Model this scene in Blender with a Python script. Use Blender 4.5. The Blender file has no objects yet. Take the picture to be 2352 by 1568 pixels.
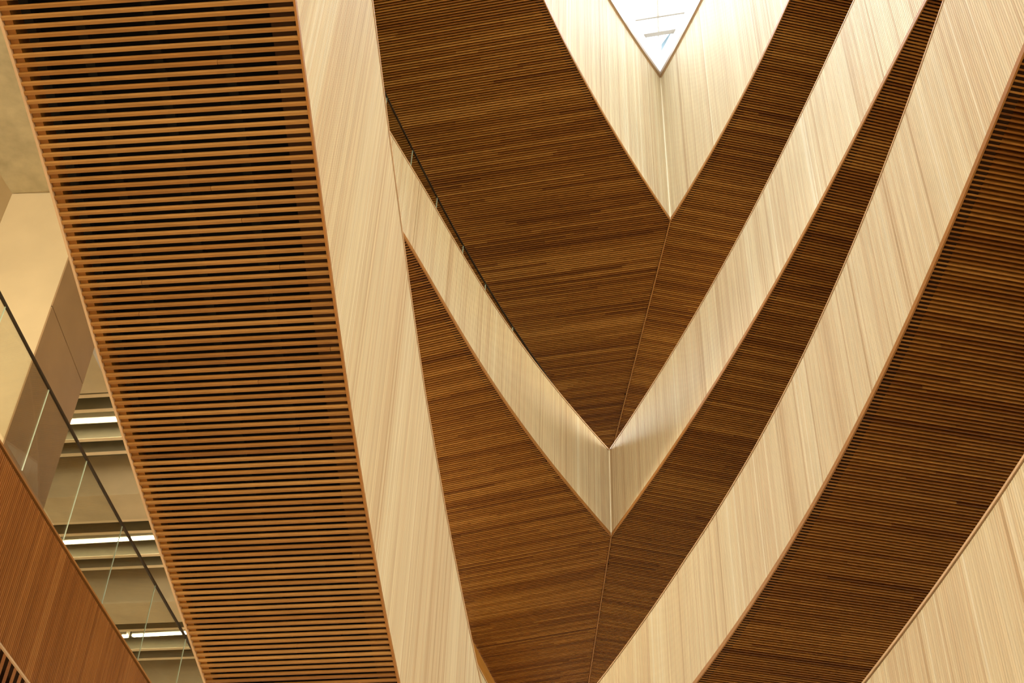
import bpy, math, random
import numpy as np
from mathutils import Matrix, Vector

# ------------------------------------------------------------------ camera, world, light, exposure
SC = bpy.context.scene
COL = SC.collection
F = 2352 * 50.0 / 36.0                      # 50 mm lens, in pixels of the 2352 x 1568 frame
VP = np.array([1313.0, -2690.0])            # where the building's verticals meet in the photograph
EYE = 1.6                                   # eye height above the floor


def _basis():
    up = np.array([VP[0] - 1176, VP[1] - 784, F]); up /= np.linalg.norm(up)
    fw = np.array([0, 0, 1.0]); fw -= up * (fw @ up); fw /= np.linalg.norm(fw)
    return np.array([np.cross(fw, up), fw, up])


BS = _basis()
cam_d = bpy.data.cameras.new('camera'); cam = bpy.data.objects.new('camera', cam_d); COL.objects.link(cam)
cam_d.lens = 50; cam_d.sensor_width = 36; cam_d.sensor_fit = 'HORIZONTAL'; cam_d.clip_end = 200
R = np.array([BS @ [1, 0, 0], BS @ [0, -1, 0], BS @ [0, 0, -1]]).T
M4 = Matrix.Identity(4)
for i in range(3):
    for j in range(3):
        M4[i][j] = R[i][j]
M4.translation = Vector((0, 0, EYE))
cam.matrix_world = M4
SC.camera = cam

W = bpy.data.worlds.new('sky'); SC.world = W; W.use_nodes = True
nt = W.node_tree; nt.nodes.clear()
_o = nt.nodes.new('ShaderNodeOutputWorld'); _b = nt.nodes.new('ShaderNodeBackground')
_t = nt.nodes.new('ShaderNodeTexCoord'); _s = nt.nodes.new('ShaderNodeSeparateXYZ'); _r = nt.nodes.new('ShaderNodeValToRGB')
nt.links.new(_t.outputs['Generated'], _s.inputs[0]); nt.links.new(_s.outputs['Z'], _r.inputs[0])
nt.links.new(_r.outputs[0], _b.inputs['Color']); nt.links.new(_b.outputs[0], _o.inputs['Surface'])
_e = _r.color_ramp.elements
_e[0].position = 0.0; _e[0].color = (0.06, 0.048, 0.034, 1)
_e[1].position = 0.5; _e[1].color = (0.80, 0.93, 1.08, 1)
_m = _r.color_ramp.elements.new(0.15); _m.color = (0.40, 0.42, 0.45, 1)
_b.inputs['Strength'].default_value = 12.5

SC.view_settings.view_transform = 'Standard'; SC.view_settings.look = 'None'
SC.view_settings.gamma = 1; SC.view_settings.use_curve_mapping = False
SC.view_settings.exposure = 0.1
SC.cycles.max_bounces = 8; SC.cycles.diffuse_bounces = 5; SC.cycles.transparent_max_bounces = 12
SC.cycles.use_denoising = True


def area(name, loc, rot, sx, sy, power, col):
    d = bpy.data.lights.new(name, 'AREA'); d.shape = 'RECTANGLE'; d.size = sx; d.size_y = sy; d.energy = power; d.color = col
    o = bpy.data.objects.new(name, d); COL.objects.link(o); o.location = loc; o.rotation_euler = rot
    return o


# daylight of the glazed entrance front behind the viewer
area('entrance_daylight', (1.5, -13.0, 9.0), (math.radians(90), 0, 0), 24, 16, 4900, (1.0, 0.955, 0.80))
# unseen warm lights: right and middle left inferred, the other two added as fill
area('right_floor_lamp', (4.6, 15.8, 16.5), (0, math.radians(55), 0), 1.2, 4.0, 110, (1.0, 0.78, 0.45))
area('left_floor_fill', (-8.0, 6.0, 11.9), (0, 0, 0), 2.0, 4.0, 300, (1.0, 0.80, 0.52))  # added fill for the left bay, no such fixture known
area('left_upper_fill', (-2.2, 15.2, 16.5), (0, math.radians(-62), 0), 1.0, 4.0, 30, (1.0, 0.84, 0.60))  # added fill for the right arm and the tip
area('left_middle_lamp', (-3.3, 15.4, 13.2), (0, math.radians(-70), 0), .8, 4.0, 150, (1.0, 0.82, 0.56))


# ------------------------------------------------------------------ geometry helpers
def unit(p):
    """direction of a pixel, as the plan offset per metre of height above the eye"""
    d = np.array([p[0] - 1176.0, p[1] - 784.0, F]) @ BS.T
    return d[:2] / d[2]


def ray(p):
    d = np.array([p[0] - 1176.0, p[1] - 784.0, F]) @ BS.T
    return d


def P(x, y, z):
    """plan point at height z above the eye seen at pixel x, y"""
    return unit((x, y)) * z


class MB:
    def __init__(s):
        s.v = []; s.f = []; s.t = []; s.m = []

    def face(s, pts, tone=(.5, .5, .5), mat=0):
        n = len(s.v); s.v += [tuple(map(float, p)) for p in pts]
        s.f.append(tuple(range(n, n + len(pts)))); s.t.append(tone); s.m.append(mat)

    def hexa(s, a, b, tone=(.5, .5, .5), mat=0, caps=True):
        """a: four bottom points, b: the four points above them (counter-clockwise from above)"""
        n = len(s.v); s.v += [tuple(map(float, p)) for p in list(a) + list(b)]
        fs = [(0, 3, 2, 1), (4, 5, 6, 7), (0, 1, 5, 4), (2, 3, 7, 6)]
        if caps: fs += [(1, 2, 6, 5), (3, 0, 4, 7)]
        for q in fs:
            s.f.append(tuple(n + k for k in q)); s.t.append(tone); s.m.append(mat)

    def box(s, x0, x1, y0, y1, z0, z1, tone=(.5, .5, .5), mat=0):
        s.hexa([(x0, y0, z0), (x1, y0, z0), (x1, y1, z0), (x0, y1, z0)], [(x0, y0, z1), (x1, y0, z1), (x1, y1, z1), (x0, y1, z1)], tone, mat)

    def bar(s, p, q, w, h, zf0, zf1, tone=(.5, .5, .5), mat=0, dh=0):
        """plan bar from p to q, width w, bottom zf0/zf1 at either end, height h"""
        p = np.array(p, float); q = np.array(q, float); d = q - p; L = np.linalg.norm(d)
        if L < 1e-5: return
        d /= L; n = np.array([-d[1], d[0]]) * w / 2
        pts = [p - n, q - n, q + n, p + n]; z = [zf0, zf1, zf1, zf0]
        s.hexa([(a[0], a[1], zz) for a, zz in zip(pts, z)], [(a[0], a[1], zz + h) for a, zz in zip(pts, z)], tone, mat)

    def prism(s, poly, z0, z1, tone=(.5, .5, .5), mat=0):
        poly = [tuple(p) for p in poly]; n = len(poly)
        g0 = z0 if callable(z0) else (lambda p: z0); g1 = z1 if callable(z1) else (lambda p: z1)
        s.face([(p[0], p[1], g0(p)) for p in poly][::-1], tone, mat); s.face([(p[0], p[1], g1(p)) for p in poly], tone, mat)
        for k in range(n):
            a, b = poly[k], poly[(k + 1) % n]
            s.face([(a[0], a[1], g0(a)), (b[0], b[1], g0(b)), (b[0], b[1], g1(b)), (a[0], a[1], g1(a))], tone, mat)

    def ribbon(s, pts, z0, z1, t0, t1, side, tone=(.5, .5, .5), mat=0):
        """closed strip following a plan curve between offsets t0..t1 (to `side`) and heights z0..z1"""
        pts = np.array(pts); n = len(pts); N = normals(pts) * side
        z0 = np.broadcast_to(z0, n); z1 = np.broadcast_to(z1, n)
        a = pts + N * t0; b = pts + N * t1
        base = len(s.v)
        for k in range(n):
            s.v += [(a[k][0], a[k][1], z0[k]), (b[k][0], b[k][1], z0[k]), (b[k][0], b[k][1], z1[k]), (a[k][0], a[k][1], z1[k])]
        for k in range(n - 1):
            i = base + 4 * k; j = i + 4
            for q in range(4):
                r = (q + 1) % 4
                s.f.append((i + q, i + r, j + r, j + q)); s.t.append(tone); s.m.append(mat)
        for i in (base, base + 4 * (n - 1)):
            s.f.append((i, i + 1, i + 2, i + 3)); s.t.append(tone); s.m.append(mat)

    def build(s, name, mats, parent=None):
        me = bpy.data.meshes.new(name)
        v = [(a, b, c + EYE) for a, b, c in s.v]
        me.from_pydata(v, [], s.f)
        if not isinstance(mats, (list, tuple)): mats = [mats]
        for m in mats: me.materials.append(m)
        me.polygons.foreach_set('material_index', s.m)
        at = me.attributes.new('tone', 'FLOAT_COLOR', 'FACE')
        at.data.foreach_set('color', np.array([(t[0], t[1], t[2], 1.0) for t in s.t], dtype=np.float32).ravel())
        me.update()
        o = bpy.data.objects.new(name, me); COL.objects.link(o)
        if parent:
            o.parent = parent; o.matrix_parent_inverse = Matrix.Translation(-parent.location)
        return o


def normals(pts):
    pts = np.asarray(pts, float)
    d = np.gradient(pts, axis=0); d /= np.linalg.norm(d, axis=1)[:, None]
    return np.c_[-d[:, 1], d[:, 0]]


def thing(name, label, cat, loc=(0, 0, 0), group=None):
    o = bpy.data.objects.new(name, None); COL.objects.link(o); o.location = loc; o.empty_display_size = .2
    return tag(o, label, cat, group)


def tag(o, label, cat, group=None):
    o['label'] = label; o['category'] = cat
    if group: o['group'] = group
    return o


def struct(o):
    o['kind'] = 'structure'; return o


def smooth(px, deg, n=60):
    """a measured photograph edge as a smooth curve x(y)"""
    px = np.array(px, float); c = np.polyfit((px[:, 1] - 784) / 784, px[:, 0], deg)
    y = np.linspace(px[0, 1], px[-1, 1], n)
    return np.c_[np.polyval(c, (y - 784) / 784), y]


def plan(px, z):
    return np.array([unit(p) * (z(unit(p)) if callable(z) else z) for p in px])


def arclen(pts):
    return np.r_[0, np.cumsum(np.linalg.norm(np.diff(pts, axis=0), axis=1))]


def extend(pts, before=0, after=0, bend=None):
    pts = np.array(pts)
    if before:
        d = pts[0] - pts[3]; d /= np.linalg.norm(d)
        d2 = pts[3] - pts[8]; d2 /= np.linalg.norm(d2)
        add = []; q = pts[0].copy(); n = 12
        for k in range(n):
            q = q + d * before / n; add.append(q.copy())
        pts = np.r_[np.array(add[::-1]), pts]
    if after:
        d = pts[-1] - pts[-4]; d /= np.linalg.norm(d); add = []; q = pts[-1].copy()
        for k in range(12):
            q = q + d * after / 12; add.append(q.copy())
        pts = np.r_[pts, np.array(add)]
    return pts


def heights(bot_px, top_px, zb):
    """wall height at each point of the bottom edge, from the verticals of the photograph"""
    out = []
    for p in bot_px:
        d = VP - p
        for a, b in zip(top_px[:-1], top_px[1:]):
            M = np.array([d, a - b]).T
            if abs(np.linalg.det(M)) < 1e-9: continue
            t, s = np.linalg.solve(M, a - p)
            if -1e-6 <= s <= 1 + 1e-6 and t > 0:
                q = ray(p + t * d); r = ray(p); z0 = zb(unit(p)) if callable(zb) else zb
                dist = np.linalg.norm(unit(p) * z0)
                out.append((np.array(unit(p) * z0), dist * q[2] / np.hypot(q[0], q[1]) - z0)); break
    return out


def hfit(curve, hs, deg=1):
    """smooth height along a plan curve, held constant beyond the measured stretch"""
    s = arclen(curve)
    S = np.array([s[np.argmin(np.linalg.norm(curve - p, axis=1))] for p, h in hs]); H = np.array([h for p, h in hs])
    c = np.polyfit(S, H, deg)
    sc = np.clip(s, S.min(), S.max()); k = np.polyval(np.polyder(c), sc)
    return np.polyval(c, sc) + np.clip((s - sc) * k, -.4, .4)


def clip_line(poly, p0, d):
    n = len(poly); hits = []
    nx, ny = -d[1], d[0]; c = p0[0] * nx + p0[1] * ny
    q = poly[:, 0] * nx + poly[:, 1] * ny - c; u = poly[:, 0] * d[0] + poly[:, 1] * d[1]
    for i in range(n):
        j = (i + 1) % n
        if (q[i] > 0) != (q[j] > 0):
            t = q[i] / (q[i] - q[j]); hits.append(u[i] + t * (u[j] - u[i]))
    hits.sort()
    return [(hits[k], hits[k + 1]) for k in range(0, len(hits) - 1, 2)]


def inset_poly(poly, d):
    poly = np.array(poly, float); n = len(poly)
    keep = [i for i in range(n) if np.linalg.norm(poly[i] - poly[i - 1]) > 1e-4]; poly = poly[keep]
    a = poly - np.roll(poly, 1, 0); b = np.roll(poly, -1, 0) - poly
    a /= np.linalg.norm(a, axis=1)[:, None]; b /= np.linalg.norm(b, axis=1)[:, None]
    x, y = poly[:, 0], poly[:, 1]; ar = np.sum(x * np.roll(y, -1) - y * np.roll(x, -1)); sg = 1 if ar > 0 else -1
    m = np.c_[-(a + b)[:, 1], (a + b)[:, 0]] * sg; m /= np.maximum(np.linalg.norm(m, axis=1), 1e-6)[:, None]
    c = np.abs(m[:, 0] * -a[:, 1] * sg + m[:, 1] * a[:, 0] * sg)
    return poly + m * (d / np.maximum(c, .35))[:, None]


def slats(mb, poly, ang, pitch, w, h, zf, rng, seg=(1.2, 3.2), inset=0.0):
    poly = np.array(poly); d = np.array([math.cos(ang), math.sin(ang)]); n = np.array([-d[1], d[0]])
    q = poly @ n
    k0 = math.ceil(q.min() / pitch); k1 = math.floor(q.max() / pitch)
    base = 0.5
    for k in range(k0, k1 + 1):
        p0 = n * (k * pitch)
        base += (0.5 - base) * .25 + rng.uniform(-.14, .14)
        for a, b in clip_line(poly, p0, d):
            a += inset; b -= inset
            x = a - rng.uniform(0, 1.5)
            while x < b:
                y = x + rng.uniform(*seg)
                s, e = max(a, x), min(b, y)
                if e - s > .02:
                    A = p0 + d * (s + .0008 - 0 * (p0 @ d)); Bq = p0 + d * (e - .0008)
                    tone = (min(1, max(0, base + rng.gauss(0, .20))), rng.random(), rng.random())
                    mb.bar(A, Bq, w * rng.uniform(.96, 1.04), h, zf(A), zf(Bq), tone)
                x = y


def battens(mb, pts, zb, zt, pitch, side, rng, fill=.82, depth=.007, tint=0.0):
    """upright battens side by side along a plan curve; the faces look to -side"""
    pts = np.array(pts); s = arclen(pts); N = normals(pts) * side
    zb = np.broadcast_to(zb, len(pts)); zt = np.broadcast_to(zt, len(pts))

    def at(t):
        return (np.array([np.interp(t, s, pts[:, 0]), np.interp(t, s, pts[:, 1])]),
                np.array([np.interp(t, s, N[:, 0]), np.interp(t, s, N[:, 1])]), np.interp(t, s, zb), np.interp(t, s, zt))
    n = max(1, round(s[-1] / pitch)); pitch = s[-1] / n; slow = .5; board = .5
    for k in range(n):
        t0 = k * pitch; t1 = t0 + fill * pitch; t2 = t0 + pitch
        if rng.random() < .22: board = rng.gauss(.52, .26)
        slow += (.5 - slow) * .04 + rng.uniform(-.05, .05)
        tone = (min(1, max(0, .40 * slow + .45 * board + .15 * rng.random() + rng.gauss(0, .16) + tint)), rng.random(), slow)
        a, na, ba, ta = at(t0); b, nb, bb, tb = at(t1); c, nc, bc, tc = at(t2)
        prof = [(a + na * depth, ba, ta), (a, ba, ta), (b, bb, tb), (b + nb * depth, bb, tb), (c + nc * depth, bc, tc)]
        for i, (u, v) in enumerate(zip(prof[:-1], prof[1:])):
            mb.face([(u[0][0], u[0][1], u[1]), (v[0][0], v[0][1], v[1]), (v[0][0], v[0][1], v[2]), (u[0][0], u[0][1], u[2])], tone)
        # bottom and top ends
        mb.face([(p[0][0], p[0][1], p[1]) for p in prof[:4]], tone)
        mb.face([(p[0][0], p[0][1], p[2]) for p in prof[:4]], tone)


# ------------------------------------------------------------------ materials
def mat(name):
    m = bpy.data.materials.new(name); m.use_nodes = True; t = m.node_tree
    b = t.nodes['Principled BSDF']; return m, t, b


def wood(name, stops, streak=(70, 70, 1.6), lo=.82, rough=.5, spec=.3, knots=True):
    m, t, b = mat(name); L = t.links.new
    a = t.nodes.new('ShaderNodeAttribute'); a.attribute_name = 'tone'
    sp = t.nodes.new('ShaderNodeSeparateColor'); L(a.outputs['Color'], sp.inputs[0])
    rp = t.nodes.new('ShaderNodeValToRGB'); e = rp.color_ramp.elements
    while len(e) < len(stops): e.new(.5)
    for el, (p, c) in zip(e, stops): el.position = p; el.color = (*c, 1)
    L(sp.outputs[0], rp.inputs[0])
    g = t.nodes.new('ShaderNodeNewGeometry'); mp = t.nodes.new('ShaderNodeMapping'); mp.inputs['Scale'].default_value = streak
    L(g.outputs['Position'], mp.inputs[0])
    ad = t.nodes.new('ShaderNodeVectorMath'); ad.operation = 'MULTIPLY_ADD'
    ad.inputs[1].default_value = (40, 40, 40); L(a.outputs['Vector'], ad.inputs[0]); L(mp.outputs[0], ad.inputs[2])
    nz = t.nodes.new('ShaderNodeTexNoise'); nz.inputs['Scale'].default_value = 1; nz.inputs['Detail'].default_value = 3
    L(ad.outputs[0], nz.inputs[0])
    mr = t.nodes.new('ShaderNodeMapRange'); mr.inputs[1].default_value = .3; mr.inputs[2].default_value = .65
    mr.inputs[3].default_value = lo; mr.inputs[4].default_value = 1.05; L(nz.outputs[0], mr.inputs[0])
    mx = t.nodes.new('ShaderNodeVectorMath'); mx.operation = 'SCALE'; L(rp.outputs[0], mx.inputs[0]); L(mr.outputs[0], mx.inputs['Scale'])
    L(mx.outputs[0], b.inputs['Base Color'])
    b.inputs['Roughness'].default_value = rough; b.inputs['Specular IOR Level'].default_value = spec
    return m


def plain(name, col, rough=.6, spec=.3, mott=0.0, scale=3.0, metal=0.0):
    m, t, b = mat(name); L = t.links.new
    b.inputs['Roughness'].default_value = rough; b.inputs['Specular IOR Level'].default_value = spec; b.inputs['Metallic'].default_value = metal
    if mott:
        g = t.nodes.new('ShaderNodeNewGeometry'); nz = t.nodes.new('ShaderNodeTexNoise'); nz.inputs['Scale'].default_value = scale; nz.inputs['Detail'].default_value = 6
        L(g.outputs['Position'], nz.inputs[0])
        mr = t.nodes.new('ShaderNodeMapRange'); mr.inputs[1].default_value = .3; mr.inputs[2].default_value = .7
        mr.inputs[3].default_value = 1 - mott; mr.inputs[4].default_value = 1 + mott; L(nz.outputs[0], mr.inputs[0])
        mx = t.nodes.new('ShaderNodeVectorMath'); mx.operation = 'SCALE'; mx.inputs[0].default_value = col; L(mr.outputs[0], mx.inputs['Scale'])
        L(mx.outputs[0], b.inputs['Base Color'])
    else:
        b.inputs['Base Color'].default_value = (*col, 1)
    return m


def emit(name, col, s):
    m = bpy.data.materials.new(name); m.use_nodes = True; t = m.node_tree; t.nodes.clear()
    o = t.nodes.new('ShaderNodeOutputMaterial'); e = t.nodes.new('ShaderNodeEmission'); e.inputs[0].default_value = (*col, 1); e.inputs[1].default_value = s
    t.links.new(e.outputs[0], o.inputs[0]); return m


def glass(name, tint, refl=1.0):
    m = bpy.data.materials.new(name); m.use_nodes = True; t = m.node_tree; t.nodes.clear(); L = t.links.new
    o = t.nodes.new('ShaderNodeOutputMaterial'); tr = t.nodes.new('ShaderNodeBsdfTransparent'); tr.inputs[0].default_value = (*tint, 1)
    gl = t.nodes.new('ShaderNodeBsdfGlossy'); gl.inputs['Roughness'].default_value = .01
    fr = t.nodes.new('ShaderNodeFresnel'); fr.inputs[0].default_value = 1.5
    mx = t.nodes.new('ShaderNodeMixShader'); L(fr.outputs[0], mx.inputs[0]); L(tr.outputs[0], mx.inputs[1]); L(gl.outputs[0], mx.inputs[2]); L(mx.outputs[0], o.inputs[0])
    return m


PALE = wood('pale_hemlock', [(0, (.54, .395, .235)), (.25, (.66, .52, .335)), (.55, (.72, .61, .41)), (.8, (.755, .66, .455)), (1, (.81, .74, .56))], lo=.86, rough=.6, spec=.15)
AMBER = wood('amber_soffit_wood', [(0, (.18, .058, .008)), (.3, (.27, .097, .014)), (.6, (.345, .140, .022)), (1, (.46, .21, .042))], streak=(3, 60, 60), lo=.80, rough=.45)  # soffit slats: likely the fascias' hemlock, warm low light put into the colour
GOLDEN = wood('golden_soffit_wood', [(0, (.25, .103, .020)), (.4, (.36, .162, .034)), (1, (.48, .25, .067))], streak=(3, 60, 60), lo=.82, rough=.45)  # lighter version of that soffit colour for the ramp's slats
REDWOOD = wood('brown_cedar', [(0, (.25, .085, .016)), (.4, (.31, .110, .022)), (.7, (.35, .130, .027)), (1, (.42, .17, .04))], lo=.80, rough=.45)
TRIM = wood('edge_timber', [(0, (.36, .155, .036)), (1, (.40, .18, .045))], streak=(4, 4, 4), lo=.9)
CAP = wood('coping_timber', [(0, (.62, .42, .24)), (1, (.66, .45, .26))], streak=(4, 4, 4), lo=.9)
HONEY = wood('honey_lit_veneer', [(0, (.62, .30, .06)), (1, (.62, .30, .06))], streak=(3, 3, 30), lo=.9)  # warm lamp light on the timber is put into this colour
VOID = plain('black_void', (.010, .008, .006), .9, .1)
RAILBLACK = plain('black_carrier', (.014, .012, .010), .8, .1)
CORE = plain('dark_core', (.035, .016, .007), .9, .1)
CONC = plain('board_concrete', (.56, .46, .29), .85, .1, .10, 2.2)
CONC2 = plain('mottled_concrete', (.52, .45, .28), .9, .1, .16, 5.0)
RIB = plain('lit_rib_underside', (.78, .64, .42), .8, .1)  # rib undersides; the light they catch is put into the colour
RECESS = plain('shaded_recess', (.26, .23, .145), .95, .05, .06, 6)  # ceiling recess and rib sides; their shade is put into the colour
PLASTER = plain('cream_plaster', (.60, .48, .29), .8, .1, .04, 3)
BROWNFACE = plain('brown_shaded_face', (.34, .215, .105), .7, .2, .08, 2)  # column's right face, brown with its shade put into the colour
WHITE = plain('white_paint', (.86, .86, .85), .5, .3)
BAR = plain('grey_bar', (.55, .52, .48), .5, .3)
TAUPE = plain('taupe_trim', (.40, .29, .19), .5, .3)
BRONZE = plain('bronze_rail', (.055, .042, .028), .35, .5, metal=.6)
GLASS = glass('clear_glass', (.94, .955, .93))
GEDGE = plain('glass_edge', (.55, .70, .58), .25, .8)
SKYGLASS = glass('skylight_glass', (.97, .98, 1))
TINTED = plain('blue_reflection', (.30, .40, .45), .4, .4)  # opaque blue sliver; the tinted reflection in the pane put into colour
FLOOR = plain('floor_stone', (.56, .45, .32), .5, .3, .08, 1)
LAMP = emit('lamp_tube', (1.0, .86, .60), 24)
HOUSING = plain('lamp_housing', (.75, .70, .55), .5, .3)

# ------------------------------------------------------------------ edges read off the photograph
A_BOT = [(677, 0), (701, 193), (720, 331), (740, 482), (759, 613), (777, 747), (788, 845), (800, 920), (814, 1005), (829, 1095), (844, 1190), (862, 1300), (889, 1427), (915, 1568)]
A_LEFT = [(0, 52), (83, 317), (114, 430), (132, 500), (158, 592), (217, 787), (245, 898), (272, 966), (281, 1000), (309, 1072), (343, 1194), (374, 1297), (410, 1399), (445, 1502), (471, 1568)]
A_TOP = [(855, 0), (875, 150), (884, 222), (892, 280), (909, 418), (925, 540), (939, 634), (953, 745), (966, 826), (978, 900), (994, 1005), (1009, 1090), (1028, 1181), (1042, 1268), (1055, 1326), (1064, 1381), (1084, 1467), (1106, 1568)]
BL_BOT = [(925, 539), (970, 616), (1045, 742), (1093, 823), (1140, 894), (1180, 953), (1213, 1000), (1250, 1047), (1312, 1123), (1404, 1231)]
BL_TOP = [(892, 280), (911, 321), (943, 376), (975, 437), (1015, 499), (1060, 577), (1136, 700), (1173, 754), (1215, 815), (1256, 864), (1324, 950), (1399, 1028)]
BR_TOP = [(1399, 1028), (1455, 947), (1528, 835), (1581, 752), (1634, 654), (1700, 540), (1750, 437), (1826, 281), (1909, 118), (1964, 0)]
BR_BOT = [(1404, 1231), (1550, 1026), (1598, 952), (1667, 844), (1740, 725), (1765, 682), (1833, 563), (1868, 500), (1931, 382), (1973, 297), (2046, 163), (2129, 0)]
CL_BOT = [(1250, 2), (1348, 199), (1400, 284), (1444, 360), (1470, 402), (1540, 506)]
CR_BOT = [(1540, 506), (1607, 400), (1629, 360), (1750, 134), (1800, 28), (1814, 0)]
SL = [(1411, 22), (1465, 103), (1516, 178)]
SR = [(1516, 178), (1573, 80), (1611, 0)]
D_TOP = [(2168, 0), (2132, 100), (2123, 128), (2069, 271), (2005, 446), (1981, 505), (1956, 563), (1913, 670), (1864, 775), (1826, 850), (1800, 900), (1767, 963), (1700, 1085), (1544, 1326), (1359, 1568)]
D_BOT = [(2352, 120), (2281, 289), (2214, 452), (2195, 500), (2141, 620), (2080, 742), (2043, 836), (2011, 900), (1980, 960), (1913, 1083), (1700, 1428), (1599, 1568)]
E_TOP = [(2352, 1045), (2238, 1216), (2162, 1326), (2143, 1350), (2000, 1544), (1979, 1568)]
F_TOP = [(0, 1009), (43, 1078), (99, 1171), (146, 1244), (197, 1328), (272, 1447), (349, 1568)]
F_RAIL = [(0, 672), (77, 819), (146, 950), (172, 1000), (201, 1056), (284, 1206), (357, 1338), (423, 1458), (437, 1476)]
B_RAIL = [(883, 211), (907, 258), (948, 342), (997, 440), (1147, 700), (1172, 742), (1199, 780), (1224, 819), (1254, 859)]

ZB, ZC, ZD, ZE, ZF = 12.0, 15.5, 7.8, 5.2, 7.0      # soffit heights above the eye (E and F: top edges)
PITCH = .04


def tip_join(px, tip_first=None, tip_last=None):
    px = px.copy()
    return px


# ------------------------------------------------------------------ setting: floor, far walls
mb = MB(); mb.box(-14, 14, -14, 26, -1.9, -1.6); struct(mb.build('floor', FLOOR))
mb = MB(); mb.box(-14, 14, 25.7, 26, -1.6, 19.0); struct(mb.build('wall_far', PLASTER))
mb = MB(); mb.box(-11, -10.7, -14, 25.7, -1.6, 19.0); struct(mb.build('wall_left', PLASTER))
mb = MB(); mb.box(13.7, 14, -14, 25.7, -1.6, 19.0); struct(mb.build('wall_right', PLASTER))
mb = MB(); mb.box(-14, 14, -14.4, -14.1, -1.6, 19.0); struct(mb.build('wall_front', PLASTER))  # unseen; made solid to keep sky light out of the front


# ------------------------------------------------------------------ the V-shaped tiers
def two_sided_tier(name, label, z, lbot, rbot, ltop, rtop, deg, ext, crease_px, angL, angR, width, seed, hdeg=1, lclip=None, hmax=None, batten=.027, tintL=0.0):
    """a tier whose edge comes to a point at the far end: fascia left and right, slatted soffit left and right"""
    rng = random.Random(seed)
    root = thing(name, label, 'balcony', (float(P(*lbot[-1], z)[0]), float(P(*lbot[-1], z)[1]), z + EYE))
    tip = P(*lbot[-1], z)
    lp = smooth(lbot, deg); rp = smooth(rbot, deg)
    lp[-1] = lbot[-1]; rp[0] = rbot[0]
    L = extend(plan(lp, z), before=ext); Rr = extend(plan(rp, z), after=ext)
    hl = hfit(L, heights(lp, smooth(ltop, deg), z), hdeg); hr = hfit(Rr, heights(rp, smooth(rtop, deg), z), hdeg)
    # meet at the tip
    h_tip = .5 * (hl[-1] + hr[0]); sl = arclen(L); sr = arclen(Rr)
    hl = hl + (h_tip - hl[-1]) * np.clip(1 - (sl[-1] - sl) / 3, 0, 1); hr = hr + (h_tip - hr[0]) * np.clip(1 - sr / 3, 0, 1)
    sideL, sideR = 1, 1
    # outward is away from the void: left curve runs toward the tip, so its left normal points out; the right curve runs back
    cap = .022
    for pts, h, nm, tint in ((L, hl, 'left', tintL), (Rr, hr, 'right', 0)):
        mb = MB(); battens(mb, pts, z + .012, z + h - cap - .012, batten, 1, rng, tint=tint)
        mb.ribbon(pts, z + .01, z + h - cap, .014, .10, 1, mat=1)
        mb.build('fascia', [PALE, CORE], root)
        mb = MB(); mb.ribbon(pts, z + h - cap, z + h, -.004, .10, 1); mb.build('coping', CAP, root)
        mb = MB(); mb.ribbon(pts, z - .004, z + .05, -.004, .010, 1, tone=(.5, .5, .5)); mb.build('edge_trim', TRIM, root)
    cr = [P(*p, z) for p in crease_px]; d = cr[-1] - tip; d /= np.linalg.norm(d); K = tip + d * 7.0
    NL = normals(L); NR = normals(Rr)
    offL = L + NL * width; offR = Rr + NR * width
    polyL = np.r_[L, [K], offL[::-1]]; polyR = np.r_[Rr[::-1], [K], offR]
    # simplify the outer boundary: keep only the part on the right side of the crease
    cn = np.array([-d[1], d[0]])
    if (L[0] - tip) @ cn < 0: cn = -cn
    oL = [p for p in offL if (p - tip) @ cn > .05]; oR = [p for p in offR if (p - tip) @ cn < -.05]
    polyL = np.array(list(L) + [K] + oL[::-1]); polyR = np.array(list(Rr[::-1]) + [K] + oR)
    if lclip is not None:
        polyL = np.array(list(L) + lclip(K, oL))
    hs = .034
    for poly, ang in ((polyL, angL), (polyR, angR)):
        mb = MB(); slats(mb, poly, math.radians(ang), PITCH, PITCH * .38, hs, lambda p: z, rng, inset=.014)
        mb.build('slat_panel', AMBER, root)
    # strip added where the two parapets meet, imitating the bright line of light
    o_ = d * .03
    mb = MB(); mb.bar(tip - o_ * .5, tip + o_, .022, h_tip - .03, z + .012, z + .012, (.95, .5, .5)); mb.build('bright_corner_strip', PALE, root)
    tailL = lclip(K, oL) if lclip is not None else [K] + oL[::-1]
    uni = list(L) + list(Rr[1:]) + oR[::-1] + tailL
    mb = MB(); mb.prism(inset_poly(uni, .07), z + hs + .012, z + .40); mb.build('floor_slab', CORE, root)
    mb = MB(); mb.bar(tip, K, .017, .03, z - .006, z - .006); mb.build('mitre_trim', TRIM, root)
    return root, L, Rr, hl, hr, K


# top tier: the well under the skylight
tierC, CL, CR, hCl, hCr, KC = two_sided_tier('skylight_well', 'topmost V-shaped tier of pale timber directly under the skylight, with brown slatted underside', ZC, CL_BOT, CR_BOT, SL, SR, 2, 9.0,
                                             [(1427, 950), (1415, 1000)], -14.0, 10.5, 5.0, 3, hdeg=1)


def b_clip(K, oL):
    a = P(1138, 1568, ZB); b = P(1083, 1465, ZB); d = (b - a) / np.linalg.norm(b - a)
    n = np.array([-d[1], d[0]]); n = n if n[0] < 0 else -n; a = a + n * .10; b = b + n * .10
    return [K, a - d * 3.0, a, b, b + n * 1.6 + d * .3, b + n * 1.6 + d * 9.0]


tierB, BL, BR, hBl, hBr, KB = two_sided_tier('balcony', 'V-shaped balcony with pale timber parapet and brown slatted underside, glass rail on its left arm', ZB, BL_BOT, BR_BOT, BL_TOP, BR_TOP, 4, 3.5,
                                             [(1376, 1362), (1352, 1568)], -21.5, 12.5, 5.0, 5, hdeg=2, lclip=b_clip)

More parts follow.
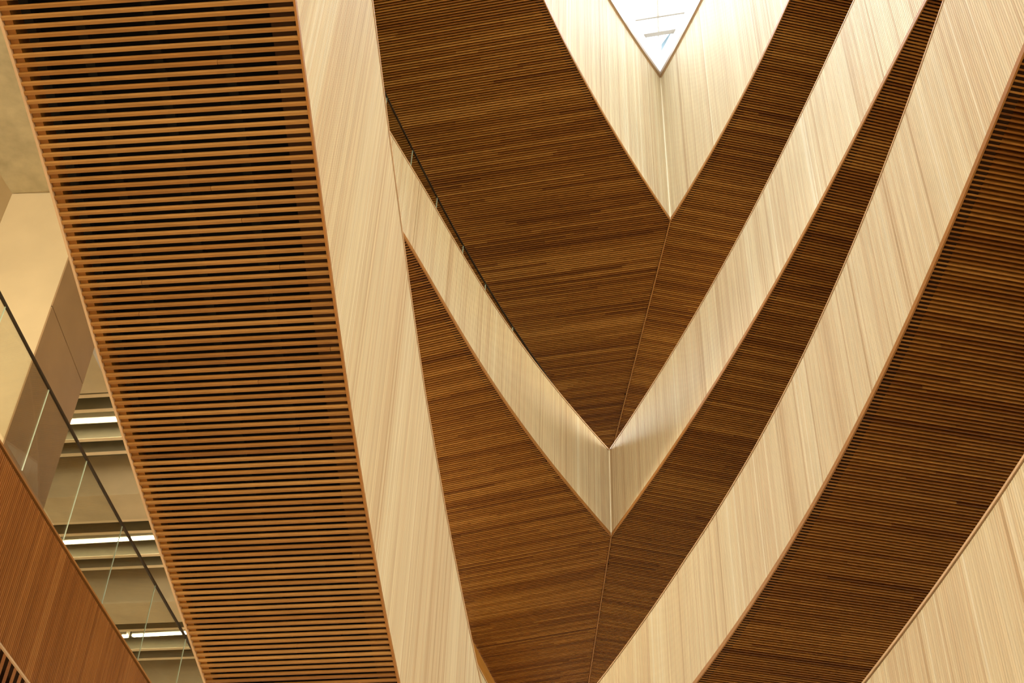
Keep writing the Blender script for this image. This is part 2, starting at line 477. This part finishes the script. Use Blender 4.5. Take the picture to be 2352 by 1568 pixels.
# ------------------------------------------------------------------ third tier, right arm and the sliver of its left arm
rng = random.Random(11)
dp = smooth(D_BOT, 4); DB = extend(plan(dp, ZD), before=3.0)
tipD_top = np.array([1218.0, 1752.0])
hD = hfit(DB, heights(dp, smooth(D_TOP, 5), ZD), 2)
tierD = thing('balcony', 'wide pale timber parapet sweeping to the right edge with dark brown slatted underside', 'balcony', (float(DB[20][0]), float(DB[20][1]), ZD + EYE))
ratioD = 1 + hD[-1] / ZD
tipD = unit(tipD_top) * ZD * ratioD
q0, q1 = DB[-1], tipD
d0 = DB[-1] - DB[-5]; d0 /= np.linalg.norm(d0)
mid = []
for k in range(1, 13):
    t = k / 12; c = q0 + d0 * np.linalg.norm(q1 - q0) * .5
    mid.append((1 - t) ** 2 * q0 + 2 * t * (1 - t) * c + t * t * q1)
DB = np.r_[DB, np.array(mid)]; hD = np.r_[hD, np.full(12, hD[-1])]
ND = normals(DB)
sgn = 1 if ND[30][0] > 0 else -1
mb = MB(); battens(mb, DB, ZD + .012, ZD + hD - .030, .027, sgn, rng); mb.ribbon(DB, ZD + .01, ZD + hD - .02, .014, .10, sgn, mat=1); mb.build('fascia', [PALE, CORE], tierD)
mb = MB(); mb.ribbon(DB, ZD + hD - .018, ZD + hD, -.004, .10, sgn); mb.build('coping', CAP, tierD)
mb = MB(); mb.ribbon(DB, ZD - .004, ZD + .05, -.004, .010, sgn); mb.build('edge_trim', TRIM, tierD)
polyD = np.r_[DB, (DB + ND * sgn * 4.5)[::-1]]
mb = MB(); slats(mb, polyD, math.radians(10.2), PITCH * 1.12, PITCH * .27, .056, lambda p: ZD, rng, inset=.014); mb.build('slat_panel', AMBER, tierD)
mb = MB(); mb.prism(inset_poly(polyD, .06), ZD + .06, ZD + .40); mb.build('floor_slab', CORE, tierD)
# left arm
zt = ZD * ratioD
g0 = P(1097, 1525, zt); g1 = P(1120, 1568, zt)
dg = (g0 - tipD); dg /= np.linalg.norm(dg)
GL = np.array([tipD + dg * k for k in np.linspace(0, 7, 30)])[::-1]
sg = -1 if (normals(GL)[5] @ np.array([1.0, 0])) > 0 else 1
mb = MB(); battens(mb, GL, ZD + .012, zt - .03, .027, sg, rng); mb.ribbon(GL, ZD + .01, zt - .02, .014, .10, sg, mat=1); mb.build('fascia', [PALE, CORE], tierD)
mb = MB(); mb.ribbon(GL, zt - .018, zt, -.004, .10, sg); mb.build('coping', CAP, tierD)
# timber wall on that floor, its warm lighting put into the honey colour
a = P(1138, 1568, ZB); b = P(1083, 1465, ZB); dw = (b - a) / np.linalg.norm(b - a)
WL = np.array([a + dw * k for k in np.linspace(-3, np.linalg.norm(b - a) + .0, 12)])
sw = -1 if (normals(WL)[5] @ np.array([1.0, 0])) > 0 else 1
mb = MB(); mb.ribbon(WL, ZD + .41, ZB - .002, 0, .02, sw); o = struct(mb.build('wall_back', HONEY))

# ------------------------------------------------------------------ fourth tier: bottom right parapet
rng = random.Random(12)
ep = smooth(E_TOP, 2); EB = extend(plan(ep, ZE), before=3.0, after=3.5)
NE = normals(EB); se = 1 if NE[20][0] > 0 else -1
tierE = thing('balcony', 'lowest pale timber parapet filling the bottom right corner, thin coping along its top', 'balcony', (float(EB[30][0]), float(EB[30][1]), ZE - 1.6 + EYE))
mb = MB(); battens(mb, EB, ZE - 1.6, ZE - .034, .027, se, rng); mb.ribbon(EB, ZE - 1.6, ZE - .02, .014, .10, se, mat=1); mb.build('fascia', [PALE, CORE], tierE)
mb = MB(); mb.ribbon(EB, ZE - .02, ZE, -.006, .10, se); mb.build('coping', CAP, tierE)
mb = MB(); mb.ribbon(EB, ZE - 1.61, ZE - 1.55, -.004, .02, se); mb.build('edge_trim', TRIM, tierE)
polyE = np.r_[EB, (EB + NE * se * 4.5)[::-1]]
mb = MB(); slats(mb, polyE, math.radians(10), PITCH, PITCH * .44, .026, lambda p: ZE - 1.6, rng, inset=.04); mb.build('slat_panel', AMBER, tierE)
mb = MB(); mb.prism(inset_poly(polyE, .06), ZE - 1.55, ZE - 1.2); mb.build('floor_slab', CORE, tierE)

# ------------------------------------------------------------------ the ramp on the left
rng = random.Random(13)
SLOPE, A0 = .25, 5.1


def zA(u):
    return A0 / (1 + SLOPE * u[1])


def zAp(p):
    return A0 - SLOPE * p[1]


ap = smooth(A_BOT, 4); al = smooth(A_LEFT, 4); at = smooth(A_TOP, 4)
AB = extend(plan(ap, zA), before=2.4, after=2.6); AL = extend(plan(al, zA), before=2.4, after=2.6)
core = plan(ap, zA); h_end = float(hfit(core, heights(ap, at, zA), 2)[-1])
more = []
for q in at:
    u = unit(q); p = u * (A0 + h_end) / (1 + SLOPE * u[1])
    if p[1] > core[-1][1] + .12 and q[1] > 1150: more.append(p)
AB = extend(np.r_[core, np.array(more)], before=2.4, after=1.4)
hA = np.minimum(hfit(AB, heights(ap, at, zA), 2), 9); hA[AB[:, 1] > core[-1][1]] = h_end
ramp = thing('ramp', 'broad sloping walkway at left, open dark slatted underside and tall pale timber side', 'walkway', (float(AB[30][0]), float(AB[30][1]), float(zAp(AB[30])) + EYE))
zb = np.array([zAp(p) for p in AB]); zl = np.array([zAp(p) for p in AL])
NA = normals(AB); sa = 1 if NA[20][0] < 0 else -1
NLf = normals(AL); sl_ = 1 if NLf[20][0] > 0 else -1
mb = MB(); battens(mb, AB, zb + .012, zb + hA - .03, .0125, sa, rng, depth=.005); mb.ribbon(AB, zb + .01, zb + hA - .02, .008, .10, sa, mat=1); mb.build('fascia', [PALE, CORE], ramp)
mb = MB(); mb.ribbon(AB, zb + hA - .018, zb + hA, -.003, .10, sa); mb.build('coping', CAP, ramp)
mb = MB(); mb.ribbon(AB, zb - .002, zb + .024, -.0025, .006, sa); mb.build('edge_trim', TRIM, ramp)
mb = MB(); mb.ribbon(AL, zl - .004, zl + .055, -.002, .008, sl_); mb.build('edge_trim', CAP, ramp)
mb = MB(); mb.ribbon(AL, zl + .055, zl + 1.0, .003, .0095, sl_); mb.build('fascia', PALE, ramp)
polyA = np.r_[AB, AL[::-1]]; AM = np.c_[np.interp(np.linspace(0, 1, len(AL)), np.linspace(0, 1, len(AB)), AB[:, 0]), np.interp(np.linspace(0, 1, len(AL)), np.linspace(0, 1, len(AB)), AB[:, 1])]
mb = MB(); slats(mb, polyA, math.radians(-6.0), .0355, .0355 * .39, .0355 * .34, zAp, rng, inset=.004, seg=(1.6, 4.5)); mb.build('slat_panel', GOLDEN, ramp)
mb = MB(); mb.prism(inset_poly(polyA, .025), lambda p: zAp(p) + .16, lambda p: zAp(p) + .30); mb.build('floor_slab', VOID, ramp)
# frame boards that close the slat field at either long side
for pts, z_, s_ in ((AB, zb, sa), (AL, zl, sl_)):
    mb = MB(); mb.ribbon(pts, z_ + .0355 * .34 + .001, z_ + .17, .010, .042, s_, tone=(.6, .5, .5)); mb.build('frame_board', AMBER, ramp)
for k in (.09, .26, .50, .74, .95):
    ra = AL * (1 - k) + AM * k
    zz = np.array([zAp(p) for p in ra])
    mb = MB(); mb.ribbon(ra, zz + .020, zz + .060, -.018, .018, 1); mb.build('carrier_rail', RAILBLACK, ramp)

# ------------------------------------------------------------------ brown parapet with glass at lower left
rng = random.Random(14)
fp = smooth(F_TOP, 2); FT = extend(plan(fp, ZF), before=2.5, after=3.5)
NF = normals(FT); sf = 1 if NF[20][0] < 0 else -1
hF = ZF * (1 - 1 / 1.2265)
par = thing('stair_parapet', 'dark brown battened parapet in the lower left corner carrying the glass', 'parapet', (float(FT[30][0]), float(FT[30][1]), ZF - hF + EYE))
mb = MB(); battens(mb, FT, ZF - hF + .012, ZF - .05, .027, sf, rng, fill=.56, depth=.024); mb.ribbon(FT, ZF - hF + .01, ZF - .02, .026, .14, sf, mat=1); mb.build('cladding', [REDWOOD, CORE], par)
mb = MB(); mb.ribbon(FT, ZF - .02, ZF, -.002, .14, sf); mb.build('coping', TRIM, par)
mb = MB(); mb.ribbon(FT, ZF - hF - .006, ZF - hF + .012, -.003, .014, sf); mb.build('edge_trim', CAP, par)
polyF = np.r_[FT, (FT + NF * sf * .40)[::-1]]
u0 = P(20, 1530, ZF - hF); u1 = P(20 - .33 * 40, 1570, ZF - hF); angF = math.degrees(math.atan2(*(u1 - u0)[::-1]))
mb = MB(); slats(mb, polyF, math.radians(angF), .055, .026, .03, lambda p: ZF - hF, rng, inset=.03); mb.build('slat_panel', REDWOOD, par)
mb = MB(); mb.prism(inset_poly(polyF, .07), ZF - hF + .05, ZF - hF + .35); mb.build('floor_slab', CORE, par)


def balustrade(label, rail_px, joints_px, zr, zbot, deg, side_left, before, after, rail_w, rail_h):
    rp = smooth(rail_px, deg)
    RL = extend(plan(rp, zr), before=before, after=after)
    root = thing('glass_balustrade', label, 'balustrade', (float(RL[30][0]), float(RL[30][1]), zbot + EYE))
    mb = MB(); mb.ribbon(RL, zr - rail_h, zr, -rail_w / 2, rail_w / 2, 1); mb.build('handrail', BRONZE, root)
    s = arclen(RL)
    cuts = [0.0] + sorted(float(s[np.argmin(np.linalg.norm(RL - P(x, y, zr), axis=1))]) for x, y in joints_px) + [float(s[-1])]
    for a, b in zip(cuts[:-1], cuts[1:]):
        a += .004; b -= .004
        if b - a < .05: continue
        t = np.linspace(a, b, 8); q = np.c_[np.interp(t, s, RL[:, 0]), np.interp(t, s, RL[:, 1])]
        mb = MB(); N = normals(q) * .0035
        for i in range(7):
            for sg_ in (1, -1):
                u, v = q[i] + N[i] * sg_, q[i + 1] + N[i + 1] * sg_
                mb.face([(u[0], u[1], zbot), (v[0], v[1], zbot), (v[0], v[1], zr - rail_h * .5), (u[0], u[1], zr - rail_h * .5)])
        for i in (0, 7):
            u, v = q[i] - N[i], q[i] + N[i]
            mb.face([(u[0], u[1], zbot), (v[0], v[1], zbot), (v[0], v[1], zr - rail_h), (u[0], u[1], zr - rail_h)], mat=1)
        mb.build('glass_panel', [GLASS, GEDGE], root)
    return root


balustrade('clear glass balustrade with dark handrail standing on the brown parapet, lower left', F_RAIL, [(2, 700), (108, 889), (201, 1060), (284, 1206), (357, 1338), (423, 1458)],
           ZF * 1.128, ZF + .004, 3, True, 2.0, 2.5, .020, .024)
zBt = ZB + float(np.mean(hBl)); zBr = zBt + .42
balustrade('low glass balustrade with thin dark handrail on left arm of the V-shaped balcony', B_RAIL, [(888, 222), (948, 342), (1003, 458), (1061, 562), (1117, 655), (1174, 745)],
           zBr, zBt + .004, 3, True, 1.5, .6, .02, .02)

# ------------------------------------------------------------------ left bay: column, concrete ceiling, strip lamps
ZL = 11.3
ang = math.atan2(*(P(270, 962, ZL) - P(158, 968, ZL))[::-1])
S_ = np.array([math.cos(ang), math.sin(ang)]); T_ = np.array([-S_[1], S_[0]])


def tt(x, y, z=ZL):
    return float(P(x, y, z) @ T_)


def ss(x, y, z=ZL):
    return float(P(x, y, z) @ S_)


def strip(mb, s0, s1, t0, t1, z0, z1, mat=0):
    q = [S_ * s0 + T_ * t0, S_ * s1 + T_ * t0, S_ * s1 + T_ * t1, S_ * s0 + T_ * t1]
    mb.hexa([(p[0], p[1], z0) for p in q], [(p[0], p[1], z1) for p in q], mat=mat)


SX0 = -9.5; SX1 = max(ss(285, 900, ZL + .7), ss(480, 1568, ZL + .7)) + .25
# column
c0 = P(28, 445, ZL); c1 = P(209, 443, ZL)
be = unit((160, 970)); be = be / np.linalg.norm(be)
nrm = np.array([-(c1 - c0)[1], (c1 - c0)[0]]); nrm /= np.linalg.norm(nrm)
# the far right corner lies where the face running back from c1 meets that bearing
Mx = np.array([nrm, -be]).T; tk = np.linalg.solve(Mx, -c1)[0]
c2 = c1 + nrm * tk; c3 = c0 + nrm * tk
col_o = thing('column', 'square concrete column behind the glass, pale front face and shaded brown right face', 'column', (float(c0[0]), float(c0[1]), 0))
mb = MB(); e_ = .02
mb.prism([c0, c1 - (c1 - c0) * .004, c2 - (c2 - c1) * 0 - (c1 - c0) * .004, c3], -1.6, ZL + .02); mb.build('shaft', PLASTER, col_o)
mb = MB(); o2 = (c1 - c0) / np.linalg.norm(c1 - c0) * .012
# brown right face in courses with an open joint, shade in its colour
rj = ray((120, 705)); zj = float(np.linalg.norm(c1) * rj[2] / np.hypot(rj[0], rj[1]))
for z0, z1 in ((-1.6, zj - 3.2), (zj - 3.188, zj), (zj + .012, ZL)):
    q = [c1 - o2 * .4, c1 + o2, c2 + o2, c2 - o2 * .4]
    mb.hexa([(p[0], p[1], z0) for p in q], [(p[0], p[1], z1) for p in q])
mb.build('side_face', BROWNFACE, col_o)

# concrete slab over the near part, left of the ramp
sl0 = P(0, 400, ZL); sl1 = P(28, 444, ZL); dl = (sl0 - sl1) / np.linalg.norm(sl0 - sl1)
mb = MB(); far_s = S_ * (-3.0 - S_ @ sl1) + sl1
mb.prism([sl1 + dl * 9, np.array([far_s[0], far_s[1] - 9]), far_s, sl1], ZL, ZL + .5); struct(mb.build('ceiling_slab', CONC2))
# upper ceiling beyond
mb = MB(); strip(mb, SX0 - 1, SX1, tt(255, 800), tt(300, 1568, ZL + .7) + 3, ZL + .68, ZL + .9); struct(mb.build('ceiling', RECESS))
mb = MB(); strip(mb, SX0 - 1, SX1, -1, tt(255, 800) - .01, ZL + .66, ZL + .9); struct(mb.build('ceiling_near', PLASTER))
# bays
tl = [tt(214, 964, ZL + .4), tt(252, 1239, ZL + .4), tt(355, 1456, ZL + .4)]
per = (tl[2] - tl[0]) / 2
g_near = tt(250, 1190) - tt(250, 1135)
gird = [(tt(255, 780) - .6, tt(255, 900)), (tt(330, 1133), tt(330, 1191))]
gird.append((gird[1][0] + per, gird[1][1] + per)); gird.append((gird[2][0] + per, gird[2][1] + per))
gird.append((gird[1][0] - 2 * per, gird[0][0]))
for i, (t0, t1) in enumerate(gird[:4]):
    mb = MB(); strip(mb, SX0 if i else ss(100, 900), SX1, min(t0, t1), max(t0, t1), ZL, ZL + .69); struct(mb.build('beam', CONC))
for i, tc in enumerate([tl[0], tl[1], tl[2]]):
    mb = MB()
    for y_ in (907, 941, 1008, 1040):
        t = tc + tt(255, y_, ZL + .30) - tl[0]
        strip(mb, SX0, SX1, t - .03, t + .03, ZL + .306, ZL + .69); strip(mb, SX0, SX1, t - .03, t + .03, ZL + .30, ZL + .306, mat=1)  # dark sides and pale underside carry painted shade and light
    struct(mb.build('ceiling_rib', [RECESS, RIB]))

LAB = ['bright strip ceiling lamp nearest the column, highest of the row on the left', 'bright strip ceiling lamp behind the glass, middle of the three on the left',
       'bright strip ceiling lamp low on the left, close to the end of the handrail', 'short stub of a strip lamp just above the brown parapet edge']
ends = [((120, 970), (330, 959)), ((100, 1248), (400, 1231)), ((305, 1459), (470, 1450)), ((262, 1462), (293, 1460))]
for i, (p, q) in enumerate(ends):
    z = ZL + .40
    a = P(*p, z); b = P(*q, z); ctr = (a + b) / 2
    lo_ = thing('strip_lamp', LAB[i], 'lamp', (float(ctr[0]), float(ctr[1]), z + EYE), 'strip lamps on the concrete ceiling')
    mb = MB(); mb.bar(a, b, .12, .24, z, z); mb.build('housing', HOUSING, lo_)
    mb = MB(); mb.bar(a, b, .055, .04, z - .012, z - .012); mb.build('tube', LAMP, lo_)

# ------------------------------------------------------------------ skylight over the topmost tier
zs = ZC + float(hCl[-1])
sky = thing('skylight', 'pointed white framed skylight glowing at the top of the picture', 'skylight', (float(CL[-1][0]), float(CL[-1][1]), zs + EYE))
for pts, h in ((CL, hCl), (CR, hCr)):
    zz = ZC + h
    mb = MB(); mb.ribbon(pts, zz - .005, zz + .075, -.03, .10, 1); mb.build('lower_trim', TAUPE, sky)
    mb = MB(); mb.ribbon(pts, zz + .075, zz + .62, -.005, .12, 1); mb.build('curb', WHITE, sky)
zg = zs + .50
axis = (CL[20] + CR[-21]) / 2 - CL[-1]; axis /= np.linalg.norm(axis)


def across(px, z):
    return P(px[0], px[1], z)


bars = [((1460, 86), (1567, 69), .075), ((1457, 48), (1572, 30), .03)]
for p, q, w in bars:
    mb = MB(); a = across(p, zg); b = across(q, zg); d = (b - a) * .12; mb.bar(a - d, b + d, w, .14, zg, zg); mb.build('glazing_bar', BAR, sky)
for dist in (3.2, 4.6, 6.0, 7.4):
    i = int(np.argmin(np.abs(arclen(CL)[-1] - arclen(CL) - dist))); j = int(np.argmin(np.abs(arclen(CR) - dist)))
    mb = MB(); mb.bar(CL[i], CR[j], .14, .14, zg, zg); mb.build('glazing_bar', WHITE, sky)
mb = MB(); mb.bar(CL[-1] + axis * .25, CL[-1] + axis * 9, .025, .10, zg + .01, zg + .01); mb.build('ridge_bar', WHITE, sky)
poly = np.r_[CL, CR]
mb = MB(); mb.prism(poly, zg + .15, zg + .165); mb.build('pane', SKYGLASS, sky)
mb = MB(); a = P(1519, 128, zg); b = P(1548, 72, zg); c = P(1520, 112, zg); mb.face([(a[0], a[1], zg + .10), (b[0], b[1], zg + .10), (c[0], c[1], zg + .13)]); mb.build('tinted_pane', TINTED, sky)  # flat sliver drawn for the bluish reflection
# roof around the opening
OL = CL + normals(CL) * 9; OR = CR + normals(CR) * 9
for pts, h in ((CL, hCl), (CR, hCr)):
    mb = MB(); mb.ribbon(pts, ZC + h + .02, ZC + h + .5, .09, 9.5, 1); struct(mb.build('roof', PLASTER))
# short end wall closing the well behind the viewer
mb = MB(); mb.bar(CL[0] - np.array([0, .2]), CR[-1] - np.array([0, .2]), .1, 3.6, ZC, ZC); struct(mb.build('wall_well_end', PLASTER))
mb = MB(); mb.box(-14, 14, -14.4, float(min(CL[0][1], CR[-1][1])) - .1, zs + .02, zs + .4); struct(mb.build('roof', PLASTER))
